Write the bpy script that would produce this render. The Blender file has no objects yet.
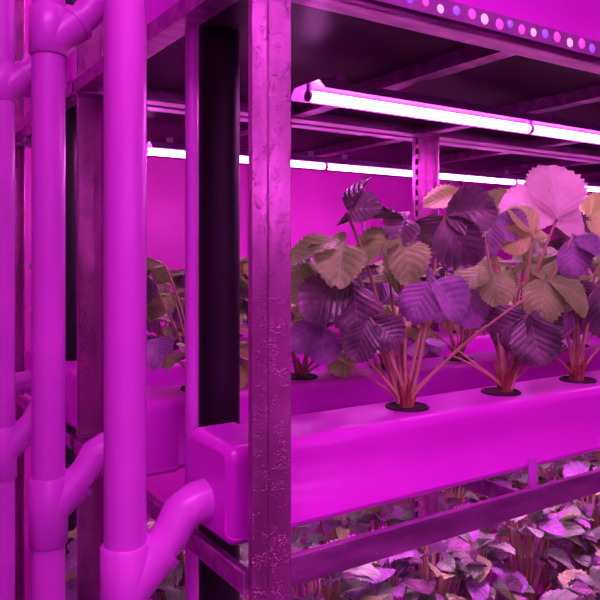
import bpy, math, random
from mathutils import Vector, Matrix

CZ = 1.25            # camera height above floor
TH = math.atan(1070/700.0)
DV = Vector((math.cos(TH), math.sin(TH), 0))      # view direction
RV = Vector((math.sin(TH), -math.cos(TH), 0))
ZV = Vector((0,0,1))
scene = bpy.context.scene
col = scene.collection

# ------------------------------------------------------------------ materials
def new_mat(name):
    m = bpy.data.materials.new(name); m.use_nodes = True
    nt = m.node_tree
    return m, nt, nt.nodes["Principled BSDF"], nt.nodes["Material Output"]

def noise_mat(name, c1, c2, scale=12, rough=0.4, metal=0.0, bump=0.0, bscale=80, drops=0.0, spec=0.5, stretch=(1,1,1), lo=.35, hi=.7, coat=0):
    m, nt, p, out = new_mat(name)
    tc = nt.nodes.new("ShaderNodeTexCoord")
    mp = nt.nodes.new("ShaderNodeMapping"); mp.inputs["Scale"].default_value = stretch
    nt.links.new(tc.outputs["Object"], mp.inputs[0])
    n = nt.nodes.new("ShaderNodeTexNoise"); n.inputs["Scale"].default_value = scale; n.inputs["Detail"].default_value = 6
    nt.links.new(mp.outputs[0], n.inputs["Vector"])
    r = nt.nodes.new("ShaderNodeValToRGB")
    r.color_ramp.elements[0].position = lo; r.color_ramp.elements[1].position = hi
    r.color_ramp.elements[0].color = (*c1,1); r.color_ramp.elements[1].color = (*c2,1)
    nt.links.new(n.outputs["Fac"], r.inputs[0]); nt.links.new(r.outputs[0], p.inputs["Base Color"])
    p.inputs["Roughness"].default_value = rough; p.inputs["Metallic"].default_value = metal
    p.inputs["Specular IOR Level"].default_value = spec; p.inputs["Coat Weight"].default_value = coat
    p.inputs["Coat Roughness"].default_value = .18
    last = None
    if bump > 0:
        n2 = nt.nodes.new("ShaderNodeTexNoise"); n2.inputs["Scale"].default_value = bscale; n2.inputs["Detail"].default_value = 4
        nt.links.new(mp.outputs[0], n2.inputs["Vector"])
        b = nt.nodes.new("ShaderNodeBump"); b.inputs["Strength"].default_value = bump; b.inputs["Distance"].default_value = 0.002
        nt.links.new(n2.outputs["Fac"], b.inputs["Height"]); last = b
        nt.links.new(b.outputs[0], p.inputs["Normal"])
    if drops > 0:   # condensation droplets
        v = nt.nodes.new("ShaderNodeTexVoronoi"); v.inputs["Scale"].default_value = 420
        nt.links.new(tc.outputs["Object"], v.inputs["Vector"])
        vr = nt.nodes.new("ShaderNodeMapRange"); vr.inputs[1].default_value = 0.0; vr.inputs[2].default_value = 0.42
        vr.inputs[3].default_value = 1; vr.inputs[4].default_value = 0
        nt.links.new(v.outputs["Distance"], vr.inputs[0])
        n3 = nt.nodes.new("ShaderNodeTexNoise"); n3.inputs["Scale"].default_value = 60
        nt.links.new(tc.outputs["Object"], n3.inputs["Vector"])
        mr = nt.nodes.new("ShaderNodeMapRange"); mr.inputs[1].default_value = .48; mr.inputs[2].default_value = .58
        nt.links.new(n3.outputs["Fac"], mr.inputs[0])
        mul = nt.nodes.new("ShaderNodeMath"); mul.operation = 'MULTIPLY'
        nt.links.new(vr.outputs[0], mul.inputs[0]); nt.links.new(mr.outputs[0], mul.inputs[1])
        b2 = nt.nodes.new("ShaderNodeBump"); b2.inputs["Strength"].default_value = drops; b2.inputs["Distance"].default_value = 0.002
        nt.links.new(mul.outputs[0], b2.inputs["Height"])
        if last: nt.links.new(last.outputs[0], b2.inputs["Normal"])
        nt.links.new(b2.outputs[0], p.inputs["Normal"])
    return m

def emis_mat(name, c, s):
    m, nt, p, out = new_mat(name)
    p.inputs["Base Color"].default_value = (*c,1)
    p.inputs["Emission Color"].default_value = (*c,1)
    p.inputs["Emission Strength"].default_value = s
    return m

def leaf_mat(name, ca, cb, vein, trans=.22, rough=.45, spec=.35, fuzz=0.0):
    m, nt, p, out = new_mat(name)
    N, L = nt.nodes.new, nt.links.new
    uv = N("ShaderNodeUVMap"); sep = N("ShaderNodeSeparateXYZ"); L(uv.outputs[0], sep.inputs[0])
    def M(op, a, b=None):
        n = N("ShaderNodeMath"); n.operation = op
        for i, x in enumerate((a, b)):
            if x is None: continue
            if isinstance(x, (int, float)): n.inputs[i].default_value = x
            else: L(x, n.inputs[i])
        return n.outputs[0]
    ac = M('ABSOLUTE', M('SUBTRACT', sep.outputs[0], .5))      # 0..0.5
    ph = M('SUBTRACT', M('MULTIPLY', sep.outputs[1], 7.0), M('MULTIPLY', ac, 5.0))
    fr = M('ABSOLUTE', M('SUBTRACT', M('FRACT', M('ADD', ph, 10.0)), .5))
    v1 = M('LESS_THAN', fr, .05); v2 = M('LESS_THAN', ac, .018)
    vv = M('MAXIMUM', v1, v2)
    tc = N("ShaderNodeTexCoord"); n = N("ShaderNodeTexNoise"); n.inputs["Scale"].default_value = 26; n.inputs["Detail"].default_value = 5
    L(tc.outputs["Object"], n.inputs["Vector"])
    r = N("ShaderNodeValToRGB"); r.color_ramp.elements[0].position = .38; r.color_ramp.elements[1].position = .62
    r.color_ramp.elements[0].color = (*ca,1); r.color_ramp.elements[1].color = (*cb,1); L(n.outputs["Fac"], r.inputs[0])
    mx = N("ShaderNodeMix"); mx.data_type = 'RGBA'; L(M('MULTIPLY', vv, .4), mx.inputs[0]); L(r.outputs[0], mx.inputs[6]); mx.inputs[7].default_value = (*vein,1)
    L(mx.outputs[2], p.inputs["Base Color"])
    p.inputs["Roughness"].default_value = rough; p.inputs["Specular IOR Level"].default_value = spec
    p.inputs["Sheen Weight"].default_value = fuzz
    b = N("ShaderNodeBump"); b.inputs["Strength"].default_value = .5; b.inputs["Distance"].default_value = .0015
    n2 = N("ShaderNodeTexNoise"); n2.inputs["Scale"].default_value = 260; L(tc.outputs["Object"], n2.inputs["Vector"])
    L(M('ADD', n2.outputs["Fac"], M('MULTIPLY', fr, 2.0)), b.inputs["Height"]); L(b.outputs[0], p.inputs["Normal"])
    t = N("ShaderNodeBsdfTranslucent"); L(mx.outputs[2], t.inputs[0])
    ms = N("ShaderNodeMixShader"); ms.inputs[0].default_value = trans
    L(p.outputs[0], ms.inputs[1]); L(t.outputs[0], ms.inputs[2]); L(ms.outputs[0], out.inputs[0])
    return m

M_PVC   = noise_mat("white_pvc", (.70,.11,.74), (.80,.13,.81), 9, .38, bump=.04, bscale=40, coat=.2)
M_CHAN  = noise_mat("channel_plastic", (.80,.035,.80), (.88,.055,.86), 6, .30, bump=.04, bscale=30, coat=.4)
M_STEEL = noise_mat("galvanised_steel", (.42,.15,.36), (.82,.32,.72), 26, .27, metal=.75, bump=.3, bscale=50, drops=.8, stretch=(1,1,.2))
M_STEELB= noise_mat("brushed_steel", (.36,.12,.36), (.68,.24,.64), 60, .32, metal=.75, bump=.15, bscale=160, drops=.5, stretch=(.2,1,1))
M_BLACK = noise_mat("black_rubber", (.008,.004,.008), (.014,.006,.014), 12, .5, spec=.3)
M_CUP   = noise_mat("net_cup_black", (.015,.006,.012), (.03,.01,.025), 30, .5)
M_MEDIUM= noise_mat("growing_medium", (.02,.01,.012), (.06,.02,.03), 120, .9, bump=.8)
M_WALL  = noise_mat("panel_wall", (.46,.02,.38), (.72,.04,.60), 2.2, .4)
M_CEIL  = noise_mat("ceiling_panel", (.20,.02,.19), (.28,.03,.26), 2, .6)
M_FLOOR = noise_mat("floor_concrete", (.12,.03,.12), (.22,.05,.2), 5, .45, bump=.2)
M_HOOD  = noise_mat("fixture_aluminium", (.42,.14,.46), (.56,.20,.60), 20, .4, metal=.3)
M_SHADE = noise_mat("painted_shade_dark", (.02,.004,.022), (.05,.008,.05), 8, .5, bump=.1)  # dark colour standing in for shade under the upper shelves
M_HOLE  = noise_mat("punched_hole", (.01,.004,.01), (.02,.01,.02), 10, .8)
M_LED   = emis_mat("led_tube_glow", (1.0,.20,.94), 44)
M_GLINT_R    = emis_mat("painted_glint_red", (1.0,.08,.55), .9)  # glowing colours for imitated LED reflections on the front beam
M_GLINT_B    = emis_mat("painted_glint_blue", (.35,.10,1.0), .8)
M_GLINT_W    = emis_mat("painted_glint_white", (1.0,.5,.8), .85)
M_STEM  = noise_mat("plant_stem", (.44,.24,.18), (.54,.60,.24), 30, .4, spec=.4)
M_CROWN = noise_mat("plant_crown", (.26,.05,.05), (.40,.20,.10), 60, .6, bump=.4)
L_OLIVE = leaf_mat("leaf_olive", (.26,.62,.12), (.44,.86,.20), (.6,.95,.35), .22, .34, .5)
L_TAN   = leaf_mat("leaf_painted_lit", (.54,1.0,.18), (.68,1.0,.26), (.85,1.0,.5), .3, .4, .5)  # tan of lit leaf tops painted into the leaf colour
L_VIO   = leaf_mat("leaf_painted_blue_light", (.26,.20,.32), (.50,.34,.54), (.6,.5,.65), .15, .34, .5)  # blue LED light on leaves painted in as violet
L_DARK  = leaf_mat("leaf_painted_shade", (.08,.09,.07), (.25,.18,.20), (.38,.30,.33), .08, .30, .6)  # shadowed leaves and undersides painted as a dark leaf colour
L_PALE  = leaf_mat("leaf_underside_pale", (.76,.70,.58), (.90,.84,.74), (.95,.95,.85), .3, .55, .3, .4)
L_GREY  = leaf_mat("leaf_greyish", (.16,.45,.14), (.38,.78,.34), (.55,.9,.5), .15, .45, .35, .2)
LEAFM = [M_STEM, M_CROWN, L_OLIVE, L_TAN, L_VIO, L_DARK, L_PALE, L_GREY]
OL,TA,VI,DK,PA,GR = 2,3,4,5,6,7

# ------------------------------------------------------------------ mesh builder
class MB:
    def __init__(s): s.v=[]; s.f=[]; s.m=[]; s.s=[]; s.uv={}
    def add(s, vs, fs, mat=0, smooth=False, uvs=None):
        o=len(s.v); s.v += [tuple(x) for x in vs]
        for f in fs: s.f.append(tuple(i+o for i in f)); s.m.append(mat); s.s.append(smooth)
        if uvs:
            for i,u in enumerate(uvs): s.uv[o+i]=u
    def box(s,x0,x1,y0,y1,z0,z1,mat=0):
        vs=[(x,y,z) for z in (z0,z1) for y in (y0,y1) for x in (x0,x1)]
        s.add(vs,[(0,2,3,1),(4,5,7,6),(0,1,5,4),(2,6,7,3),(0,4,6,2),(1,3,7,5)],mat)
    def tube(s, pts, rad, n=10, mat=0, cap=True, smooth=True):
        pts=[Vector(p) for p in pts]
        if not isinstance(rad,(list,tuple)): rad=[rad]*len(pts)
        vs=[]; fs=[]; prev=None
        for i,p in enumerate(pts):
            t=(pts[min(i+1,len(pts)-1)]-pts[max(i-1,0)])
            if t.length<1e-9: t=Vector((0,0,1))
            t.normalize()
            a = prev if prev is not None else (Vector((1,0,0)) if abs(t.x)<.8 else Vector((0,1,0)))
            a=(a-t*a.dot(t)).normalized(); prev=a; b=t.cross(a)
            for k in range(n):
                an=2*math.pi*k/n; vs.append(p+(a*math.cos(an)+b*math.sin(an))*rad[i])
        for i in range(len(pts)-1):
            for k in range(n):
                k2=(k+1)%n; fs.append((i*n+k,i*n+k2,(i+1)*n+k2,(i+1)*n+k))
        s.add(vs,fs,mat,smooth)
        if cap:
            s.add(vs[:n],[tuple(reversed(range(n)))],mat); s.add(vs[-n:],[tuple(range(n))],mat)
    def build(s,name,mats,parent=None,bevel=0,loc=None):
        me=bpy.data.meshes.new(name); me.from_pydata(s.v,[],s.f)
        for m in mats: me.materials.append(m)
        me.polygons.foreach_set("material_index",s.m); me.polygons.foreach_set("use_smooth",s.s)
        if s.uv:
            ul=me.uv_layers.new(name="UVMap")
            for l in me.loops: ul.data[l.index].uv = s.uv.get(l.vertex_index,(0.25,0.93))
        me.update()
        return obj(name,me,parent,bevel,loc)
def obj(name,me,parent=None,bevel=0,loc=None):
    o=bpy.data.objects.new(name,me); col.objects.link(o)
    if parent: o.parent=parent
    if loc: o.location=loc
    if bevel:
        b=o.modifiers.new("bevel",'BEVEL'); b.width=bevel; b.segments=2; b.limit_method='ANGLE'
    return o
def empty(name):
    e=bpy.data.objects.new(name,None); col.objects.link(e); e.empty_display_size=.1; return e

H = CZ
TIERS = [-0.871, -0.311, 0.249, 0.809]   # bottoms of the shelf beams (relative)
XP = [.328, 1.03, 1.73, 2.43]

# ------------------------------------------------------------------ racks
def rack(name, y0, y1, xs=XP, front=True):
    e=empty(name)
    T=.003; W=.04; top=H+1.05
    sides=((y0,1),(y1,-1)) if front else ((y1,-1),)
    mb=MB()
    for i,x in enumerate(xs):
        for (y,sy) in sides:
            mb.box(x-W/2,x+W/2,*(sorted((y,y+sy*T))),0.0,top)
            mb.box(x+W/2-T,x+W/2,*(sorted((y+sy*T,y+sy*W))),0.0,top)
            mb.box(x-W/2,x-W/2+.002,*(sorted((y+sy*T,y+sy*.008))),0.0,top)
            mb.box(x-W/2+.016,x+W/2,*(sorted((y-sy*.0025,y))),0.0,top)
            mb.box(x-W/2-.012,x+W/2+.012,*(sorted((y-sy*.006,y+sy*W))),-.0,.006)
    mb.build("posts",[M_STEEL],e,.0008)
    hb=MB()
    for i,x in enumerate(xs):
        if i==0: continue
        for (y,sy) in sides:
            z=.1
            while z<top-.05:
                for yy in (y-.0006, y+sy*T-.0006):
                    hb.box(x-.013,x-.006,yy,yy+.0012,z,z+.012)
                z+=.022
    hb.build("post_perforations",[M_HOLE],e)
    bm=MB()
    x0,x1=xs[0]-.018,xs[-1]+.018
    for zb in TIERS:
        z=H+zb
        for (y,sy) in ((y0+.0035,1),(y1-.0035,-1)):
            bm.box(x0,x1,*(sorted((y,y+sy*.003))),z,z+.028)
            bm.box(x0,x1,*(sorted((y+sy*.003,y+sy*.03))),z,z+.003)
            bm.box(x0,x1,*(sorted((y+sy*.003,y+sy*.008))),z+.025,z+.028)
    bm.build("shelf_beams",[M_STEELB],e,.0008)
    cb=MB()
    for zb in TIERS:
        z=H+zb
        for k,x in enumerate([xs[0]-.012,.70,1.03,1.38,1.73,2.08,2.40]):
            if x>x1: continue
            cb.box(x-.014,x+.014,y0+.007,y1-.007,z+.004,z+.007)
            cb.box(x-.014,x-.011,y0+.007,y1-.007,z+.007,z+.024)
    cb.build("cross_bars",[M_STEELB],e,.0006)
    sh=MB()
    for zb in TIERS[2:]:
        sh.box(x0+.04,x1,y0+.009,y1-.009,H+zb+.0243,H+zb+.0262)  # added dark sheet that imitates shade below the upper tiers
    sh.build("added_shade_sheet",[M_SHADE],e)
    return e
rack("grow_rack",.549,1.11)
rack("grow_rack",1.118,1.713,front=False)
# rack across the aisle, behind the viewer
rack("grow_rack",-1.25,-.69,[-1.1,-.4,.3,1.0,1.7])

# ------------------------------------------------------------------ channels
CX0=.310
def channel(yc, ztop, xs, x0=CX0, x1=2.46):
    mb=MB(); w=.05; h=.093; r=.012
    def arc(cy,cz,a0,a1,rr,n=5):
        return [(cy+rr*math.cos(math.radians(a0+(a1-a0)*i/n)), cz+rr*math.sin(math.radians(a0+(a1-a0)*i/n))) for i in range(n+1)]
    prof = arc(w-r, -r, 0, 90, r) + arc(-w+r, -r, 90, 180, r)
    prof += [(-w,-.020),(-w+.0008,-.0212),(-w+.001,-h+.008)] + arc(-w+.009,-h+.008,180,270,.008)
    prof += arc(w-.009,-h+.008,270,360,.008)+[(w-.0008,-.0212),(w,-.020)]
    n=len(prof)
    def ring(x,sc=1.0): return [(x,yc+p[0]*sc,ztop-h/2+(p[1]+h/2)*sc) for p in prof]
    def loft(xsx, scs, mat):
        vs=[]
        for x,sc in zip(xsx,scs): vs+=ring(x,sc)
        fs=[(i*n+k,i*n+(k+1)%n,(i+1)*n+(k+1)%n,(i+1)*n+k) for i in range(len(xsx)-1) for k in range(n)]
        mb.add(vs,fs,mat,True)
        mb.add(ring(xsx[0],scs[0]),[tuple(range(n))],mat); mb.add(ring(xsx[-1],scs[-1]),[tuple(reversed(range(n)))],mat)
    loft([x0+.03,x1-.03],[1,1],0)
    loft([x0,x0+.0015,x0+.005,x0+.010,x0+.016,x0+.055,x0+.057],[.88,.95,1.01,1.04,1.05,1.05,1.01],0)   # end cap
    loft([x1-.047,x1-.045,x1-.01,x1-.004,x1],[1.01,1.06,1.06,.98,.86],0)
    for x in xs:
        if x>x1-.06: continue
        rim=[]
        for i in range(25):
            a=2*math.pi*i/24; rim.append((x+.025*math.cos(a),yc+.025*math.sin(a),ztop+.001))
        mb.tube(rim,.002,6,1,False)
        mb.add([(x+.024*math.cos(2*math.pi*i/24),yc+.024*math.sin(2*math.pi*i/24),ztop+.0012) for i in range(24)],[tuple(range(24))],2)
    o=mb.build("hydroponic_channel",[M_CHAN,M_CUP,M_MEDIUM])
    wn=o.modifiers.new("weighted_normals",'WEIGHTED_NORMAL'); wn.weight=80
    return o
YC=[.65,.90,1.205,1.45]
X1=[.583+.17*k for k in range(11)]; X2=[.42+.17*k for k in range(12)]
for t in range(3):
    zt=H-.188+(t-1)*.56
    for j,y in enumerate(YC):
        channel(y,zt,(X1 if j%2==0 else X2))

cl=MB()
for x in (.75,1.20,1.65):
    cl.box(x-.008,x+.008,.5935,.5965,H-.308,H-.262); cl.box(x-.008,x+.008,.556,.5965,H-.3078,H-.3048)
cl.build("channel_bracket",[M_PVC],None,.001)

# ------------------------------------------------------------------ white drain pipes
def drain(y,x=.222,r=.020):
    mb=MB()
    mb.tube([(x,y,0.0),(x,y,H+1.3)],r,32)
    for t in range(-1,3):
        zj=H-.305+t*.56+(.022 if t==1 else 0)
        lo=.055 if t!=1 else .030
        mb.tube([(x,y,zj-lo),(x,y,zj-lo+.002),(x,y,zj+.028),(x,y,zj+.030)],[r+.001,r+.0032,r+.0032,r+.001],32)
        p0=Vector((x,y,zj-.014)); p1=Vector((x+.060,y,zj+.042)); dd=(p1-p0).normalized()
        mb.tube([p0,p0+dd*.050],[r+.003,r+.003],28)
        mb.tube([p0+dd*.042,p0+dd*.050],[r+.0042,r+.0042],28)
        pts=[p0+dd*.045,p0+dd*.064,Vector((x+.058,y,zj+.048)),Vector((x+.072,y,zj+.054)),Vector((CX0+.002,y,zj+.056))]
        mb.tube(pts,[r-.001,r-.001,r,r+.001,r+.001],28)
    return mb.build("drain_pipe",[M_PVC])
for y,x in ((.65,.226),(.90,.215),(1.205,.215),(1.45,.215)): drain(y,x)

mb=MB(); mb.tube([(.388,.775,0),(.388,.775,H+1.3)],.0255,32)
for z in (.35,1.9): mb.tube([(.388,.775,z),(.388,.775,z+.05)],.029,32)
mb.build("black_water_pipe",[M_BLACK])
mb=MB(); mb.tube([(.345,1.325,0),(.345,1.325,H+1.3)],.022,24)
for z in (.35,1.9): mb.tube([(.345,1.325,z),(.345,1.325,z+.05)],.025,24)
mb.build("black_water_pipe",[M_BLACK])
mb=MB(); mb.tube([(.330,.727,0),(.330,.727,H+1.3)],.0075,16)
for z in (.4,1.9): mb.tube([(.330,.727,z),(.330,.727,z+.03)],.009,16)
mb.build("steel_conduit",[M_PVC])

# ------------------------------------------------------------------ LED fixtures
def led(x0,x1,y,z):
    mb=MB()
    zc=z; R=.0072
    mb.tube([(x0+.003,y,zc),(x1-.003,y,zc)],R,14,0)
    mb.tube([(x0,y,zc),(x0+.004,y,zc)],R+.0008,14,1); mb.tube([(x1-.004,y,zc),(x1,y,zc)],R+.0008,14,1)
    v=[];pr=[(-.045,.002),(-.030,.016),(.030,.016),(.045,.002),(.045,.0035),(.031,.0180),(-.031,.0180),(-.045,.0035)]
    for x in (x0-.001,x1+.001): v+=[(x,y+a,zc+b) for a,b in pr]
    n=8
    mb.add(v,[(k,(k+1)%n,n+(k+1)%n,n+k) for k in range(n)]+[tuple(range(n))[::-1],tuple(range(n,2*n))],1)
    for x in (x0+.001,x1-.005): mb.box(x,x+.004,y-.003,y+.003,zc+.005,zc+.0165,1)
    for x in (x0+.05,x1-.05): mb.box(x-.008,x+.008,y-.012,y+.012,zc+.0175,zc+.032,1)
    return mb.build("led_tube_light",[M_LED,M_HOOD])
SEG=[(.535,.999),(1.001,1.70),(1.703,2.40)]
for t in (-1,0,1):
    for y in (.80,1.414):
        for a,b in SEG: led(a,b,y,H+.219+t*.56)
    for a,b in ((-1.0,-.2),(-.18,.62),(.64,1.5)): led(a,b,-.95,H+.219+t*.56)

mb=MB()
mb.box(.36,2.4,.5460,.5488,H+.256,H+.276,0)  # added strip on the beam face, base for the imitated reflections
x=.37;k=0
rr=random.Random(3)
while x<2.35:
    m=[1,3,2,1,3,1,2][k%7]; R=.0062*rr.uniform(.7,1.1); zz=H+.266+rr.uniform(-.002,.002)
    mb.tube([(x,.5461,zz),(x,.5452,zz),(x,.5442,zz)],[R,R*.85,R*.3],10,m)  # glowing dot drawn as a reflection of LED chips
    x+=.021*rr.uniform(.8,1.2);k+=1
mb.build("painted_led_glints",[M_HOOD,M_GLINT_R,M_GLINT_B,M_GLINT_W])

# ------------------------------------------------------------------ plants
def leaflet(mb, P, T, Nn, L, W, mat, rng, rows=20, fold=.25, curl=.25):
    T=T.normalized(); Nn=(Nn-T*Nn.dot(T)).normalized(); S=T.cross(Nn)
    cols=8; vs=[]; uvs=[]; ph=rng.random()*6; tw=rng.uniform(-.3,.3)
    for i in range(rows+1):
        s=i/rows
        w=(max(0,math.sin(math.pi*min(1,(s*.97+.012)**1.12)))**.55)*W/2
        tooth = 1+(.065 if i%2 else -.05)*(1 if 2<i<rows else .3)
        for j in range(cols+1):
            c=(j-cols/2)/(cols/2); ac=abs(c)
            e = tooth if ac>.99 else 1
            x=c*w*e
            y=s*L + (.018*L*(1 if i%2 else -.6) if ac>.99 else 0) + ac*.10*L*s*(1-s)
            phs=(s*7-ac*2.5)
            z=fold*abs(x)*(1+.3*math.sin(ph+s*5)) - curl*L*s*s - .35*curl*ac*ac*W*.5 + .012*L*math.cos(2*math.pi*phs)*(.3+ac)*.8 + .05*L*math.sin(ph+c*3+s*5) + tw*x*s
            vs.append(P+S*x+T*y+Nn*z); uvs.append((.5+c*.5,s))
    fs=[]
    for i in range(rows):
        for j in range(cols):
            a=i*(cols+1)+j; fs.append((a,a+1,a+cols+2,a+cols+1))
    mb.add(vs,fs,mat,True,uvs)

def trifoliate(mb,J,T,Nn,L,mat,rng,rows=20):
    T=T.normalized(); Nn=(Nn-T*Nn.dot(T)).normalized(); S=T.cross(Nn)
    f=rng.uniform(.1,.6); cu=rng.uniform(.1,.6)
    leaflet(mb,J+T*.004,T,Nn,L,L*1.0,mat,rng,rows,f,cu)
    for sg in (-1,1):
        a=math.radians(rng.uniform(60,80)); tt=T*math.cos(a)+S*sg*math.sin(a)-Nn*rng.uniform(.05,.6)
        leaflet(mb,J+tt.normalized()*.002,tt,Nn+S*sg*.15,L*.9,L*.92,mat,rng,rows,f,cu)

def stem(mb,A,B,rng,r=.0019):
    A=Vector(A);B=Vector(B); h=(B.z-A.z)
    C=Vector((A.x*.55+B.x*.45, A.y*.55+B.y*.45, A.z+max(h*.6,.03)))+Vector((rng.uniform(-1,1),rng.uniform(-1,1),0))*.012
    pts=[]
    for i in range(11):
        t=i/10; pts.append(A*(1-t)**2+C*2*t*(1-t)+B*t*t)
    mb.tube(pts,[r*(1.5-.6*i/10) for i in range(11)],7,0)

def crown(mb,rng,n=7):
    for i in range(n):
        a=2*math.pi*i/n+rng.random()
        p0=Vector((.006*math.cos(a),.006*math.sin(a),-.001)); p1=Vector((.014*math.cos(a),.014*math.sin(a),rng.uniform(.02,.04)))
        mb.tube([p0,p0*.5+p1*.5+Vector((0,0,.004)),p1],[.0040,.0030,.0012],7,1)
    mb.tube([(0,0,-.001),(0,0,.012),(0,0,.022)],[.010,.008,.003],9,1)

LS=1.34
def hero(name,loc,leaves,seed,extra=()):
    rng=random.Random(seed); mb=MB(); crown(mb,rng,9)
    loc3=lambda q: RV*q[0]+ZV*q[1]+DV*q[2]
    for (s,h,d,L,tip,nn,mat) in leaves:
        L*=LS
        T=loc3(tip).normalized(); N=loc3(nn).normalized()
        C=loc3((s,h,d)); J=C-T*L*.28
        trifoliate(mb,J,T,N,L,mat,rng,24)
        a=rng.random()*6.28
        stem(mb,(.006*math.cos(a)+J.x*.05,.006*math.sin(a)+J.y*.05,.004),J,rng)
    for e in extra:
        A=Vector((rng.uniform(-.006,.006),rng.uniform(-.006,.006),.005)); stem(mb,A,loc3(e),rng,.0013)
    return mb.build(name,LEAFM,None,0,loc)

ZT=H-.1865
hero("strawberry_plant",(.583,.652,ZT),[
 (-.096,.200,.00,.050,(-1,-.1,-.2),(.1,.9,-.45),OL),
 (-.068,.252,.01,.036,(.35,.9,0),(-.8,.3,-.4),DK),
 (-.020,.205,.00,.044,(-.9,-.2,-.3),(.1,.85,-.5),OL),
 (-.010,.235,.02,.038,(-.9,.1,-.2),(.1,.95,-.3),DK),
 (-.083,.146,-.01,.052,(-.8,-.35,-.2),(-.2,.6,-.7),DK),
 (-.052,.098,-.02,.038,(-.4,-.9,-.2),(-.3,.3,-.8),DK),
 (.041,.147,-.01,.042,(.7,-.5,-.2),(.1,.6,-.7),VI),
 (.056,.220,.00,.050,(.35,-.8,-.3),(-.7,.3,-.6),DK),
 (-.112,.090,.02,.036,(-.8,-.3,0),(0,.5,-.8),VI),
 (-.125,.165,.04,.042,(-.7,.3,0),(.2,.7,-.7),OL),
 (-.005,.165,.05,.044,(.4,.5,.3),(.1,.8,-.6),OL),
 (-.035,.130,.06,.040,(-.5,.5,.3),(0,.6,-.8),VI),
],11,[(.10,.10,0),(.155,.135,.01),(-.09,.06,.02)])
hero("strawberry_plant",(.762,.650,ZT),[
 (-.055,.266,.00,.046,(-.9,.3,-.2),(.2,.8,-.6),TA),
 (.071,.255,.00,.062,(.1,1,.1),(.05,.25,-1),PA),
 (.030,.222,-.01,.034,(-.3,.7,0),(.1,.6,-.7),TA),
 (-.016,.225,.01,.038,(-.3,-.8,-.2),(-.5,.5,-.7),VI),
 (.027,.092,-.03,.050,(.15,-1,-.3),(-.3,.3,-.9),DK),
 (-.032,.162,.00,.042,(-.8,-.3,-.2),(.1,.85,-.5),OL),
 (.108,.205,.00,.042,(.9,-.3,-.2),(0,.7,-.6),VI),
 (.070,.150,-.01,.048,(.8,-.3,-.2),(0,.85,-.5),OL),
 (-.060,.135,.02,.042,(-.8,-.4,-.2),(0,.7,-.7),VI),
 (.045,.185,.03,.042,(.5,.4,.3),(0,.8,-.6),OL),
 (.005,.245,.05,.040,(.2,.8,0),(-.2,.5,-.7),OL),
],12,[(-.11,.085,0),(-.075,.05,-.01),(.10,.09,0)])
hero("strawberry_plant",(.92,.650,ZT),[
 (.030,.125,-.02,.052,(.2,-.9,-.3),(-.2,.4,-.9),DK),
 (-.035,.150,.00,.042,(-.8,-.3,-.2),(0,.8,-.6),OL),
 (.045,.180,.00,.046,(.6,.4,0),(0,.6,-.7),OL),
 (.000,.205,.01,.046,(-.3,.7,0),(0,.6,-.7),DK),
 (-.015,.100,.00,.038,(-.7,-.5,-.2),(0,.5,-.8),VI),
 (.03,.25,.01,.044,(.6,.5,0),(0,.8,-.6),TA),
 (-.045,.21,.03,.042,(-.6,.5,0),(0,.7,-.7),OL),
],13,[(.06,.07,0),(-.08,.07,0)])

def rand_plant_mesh(seed,n=14,hmin=.05,hmax=.26,spread=.09,L=.060,mats=(OL,OL,OL,VI,DK,TA)):
    rng=random.Random(seed); mb=MB(); crown(mb,rng,6)
    for i in range(n):
        a=2*math.pi*(i*.382)+rng.uniform(-.4,.4); rr=spread*(.35+.65*math.sqrt(rng.random()))
        h=hmin+(hmax-hmin)*rng.random()*(1.15-.5*rr/spread)
        out=Vector((math.cos(a),math.sin(a),0)); J=out*rr+ZV*h
        T=out+ZV*rng.uniform(-.6,.5); N=ZV*.9-out*rng.uniform(-.5,.3)+Vector((rng.uniform(-.4,.4),rng.uniform(-.4,.4),0))
        trifoliate(mb,J,T,N,L*rng.uniform(.75,1.15),rng.choice(mats),rng,16)
        stem(mb,(.006*math.cos(a),.006*math.sin(a),.003),J,rng)
    me=mb.build("tmp",LEAFM); m=me.data; bpy.data.objects.remove(me); m.name="strawberry_plant_mesh"; return m
PM=[rand_plant_mesh(100+i) for i in range(4)]
rng=random.Random(5)
def place(name,me,x,y,z,s):
    o=obj(name,me,None,0,(x,y,z)); o.rotation_euler=(0,0,rng.uniform(0,6.28)); o.scale=(s,s,s); return o
for k in range(3,9): place("strawberry_plant",PM[k%4],X1[k],.65,ZT,rng.uniform(.9,1.05))
for k in range(0,10): place("strawberry_plant",PM[(k*3+1)%4],X2[k],.90,ZT,rng.uniform(.75,.95))
for k in range(0,10): place("strawberry_plant",PM[(k+2)%4],X1[k],1.205,ZT,rng.uniform(.75,.95))
for k in range(0,10): place("strawberry_plant",PM[(k*3)%4],X2[k],1.45,ZT,rng.uniform(.75,.95))
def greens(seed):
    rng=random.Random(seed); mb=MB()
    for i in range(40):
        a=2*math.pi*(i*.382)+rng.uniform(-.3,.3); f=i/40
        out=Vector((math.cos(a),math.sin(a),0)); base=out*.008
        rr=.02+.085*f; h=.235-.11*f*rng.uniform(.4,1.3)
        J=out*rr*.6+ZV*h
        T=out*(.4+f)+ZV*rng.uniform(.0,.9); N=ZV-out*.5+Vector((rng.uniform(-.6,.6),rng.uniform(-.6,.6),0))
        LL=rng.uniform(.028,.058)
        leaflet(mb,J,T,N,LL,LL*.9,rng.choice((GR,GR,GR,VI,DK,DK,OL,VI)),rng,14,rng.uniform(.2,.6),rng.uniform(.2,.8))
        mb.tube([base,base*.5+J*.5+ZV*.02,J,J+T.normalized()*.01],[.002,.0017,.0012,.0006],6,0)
    o=mb.build("tmp",LEAFM); m=o.data; bpy.data.objects.remove(o); m.name="lettuce_plant_mesh"; return m
GM=[greens(200+i) for i in range(4)]
zl=ZT-.56
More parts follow.
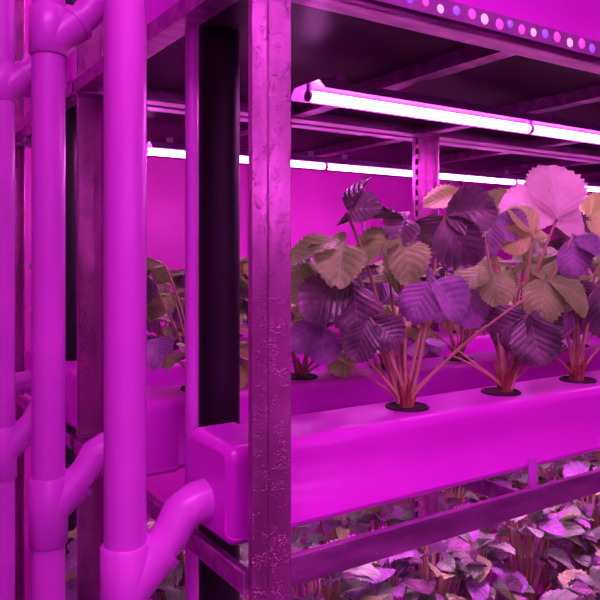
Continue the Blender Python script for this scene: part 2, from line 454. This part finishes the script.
for j,y in enumerate(YC[:3]):
    for k in range(0,15):
        x=.40+.115*k
        place("lettuce_plant",GM[(k*3+j)%4],x+rng.uniform(-.01,.01),y,zl,rng.uniform(.9,1.12))

# ------------------------------------------------------------------ room
def room_box(name,a,mat):
    mb=MB(); mb.box(*a,0); return mb.build(name,[mat])
room_box("floor",(-2.2,4.2,-2.2,2.35,-.05,0),M_FLOOR)
room_box("ceiling",(-2.2,4.2,-2.2,2.35,H+1.3,H+1.35),M_CEIL)
room_box("wall_back",(-2.2,4.2,2.35,2.42,0,H+1.3),M_WALL)
room_box("wall_front",(-2.2,4.2,-2.27,-2.2,0,H+1.3),M_WALL)
room_box("wall_left",(-2.27,-2.2,-2.2,2.35,0,H+1.3),M_WALL)
room_box("wall_right",(4.2,4.27,-2.2,2.35,0,H+1.3),M_WALL)
mb=MB()
for k in range(12): mb.box(-2.0+k*.55,-1.985+k*.55,2.340,2.352,0,H+1.3)
mb.build("trim_1",[M_HOOD])

def area(name,loc,rot,sx,sy,p,c):
    l=bpy.data.lights.new(name,'AREA'); l.shape='RECTANGLE'; l.size=sx; l.size_y=sy; l.energy=p; l.color=c
    o=bpy.data.objects.new(name,l); col.objects.link(o); o.location=loc; o.rotation_euler=rot; return o
area("added_fill_light",(-.1,-.25,H+1.25),(math.radians(26),0,0),1.2,.25,24,(1,.18,.92))  # added fill lamp over the aisle, brightens pipes and channel fronts
area("added_fill_light",(.9,2.05,H+1.25),(math.radians(8),0,0),2.4,.2,18,(1,.12,.8))  # added fill lamp that brightens the back wall

w=bpy.data.worlds.new("world"); scene.world=w; w.use_nodes=True
w.node_tree.nodes["Background"].inputs[0].default_value=(.6,.02,.6,1); w.node_tree.nodes["Background"].inputs[1].default_value=.03

# ------------------------------------------------------------------ camera
cam=bpy.data.cameras.new("camera"); co=bpy.data.objects.new("camera",cam); col.objects.link(co)
cam.sensor_width=36; cam.sensor_fit='HORIZONTAL'; cam.lens=36*700/600; cam.shift_y=-45/600; cam.clip_start=.02
co.location=(0,0,H); co.rotation_euler=(math.radians(90),0,TH-math.radians(90))
scene.camera=co
scene.view_settings.view_transform='Standard'; scene.view_settings.look='None'; scene.view_settings.exposure=0
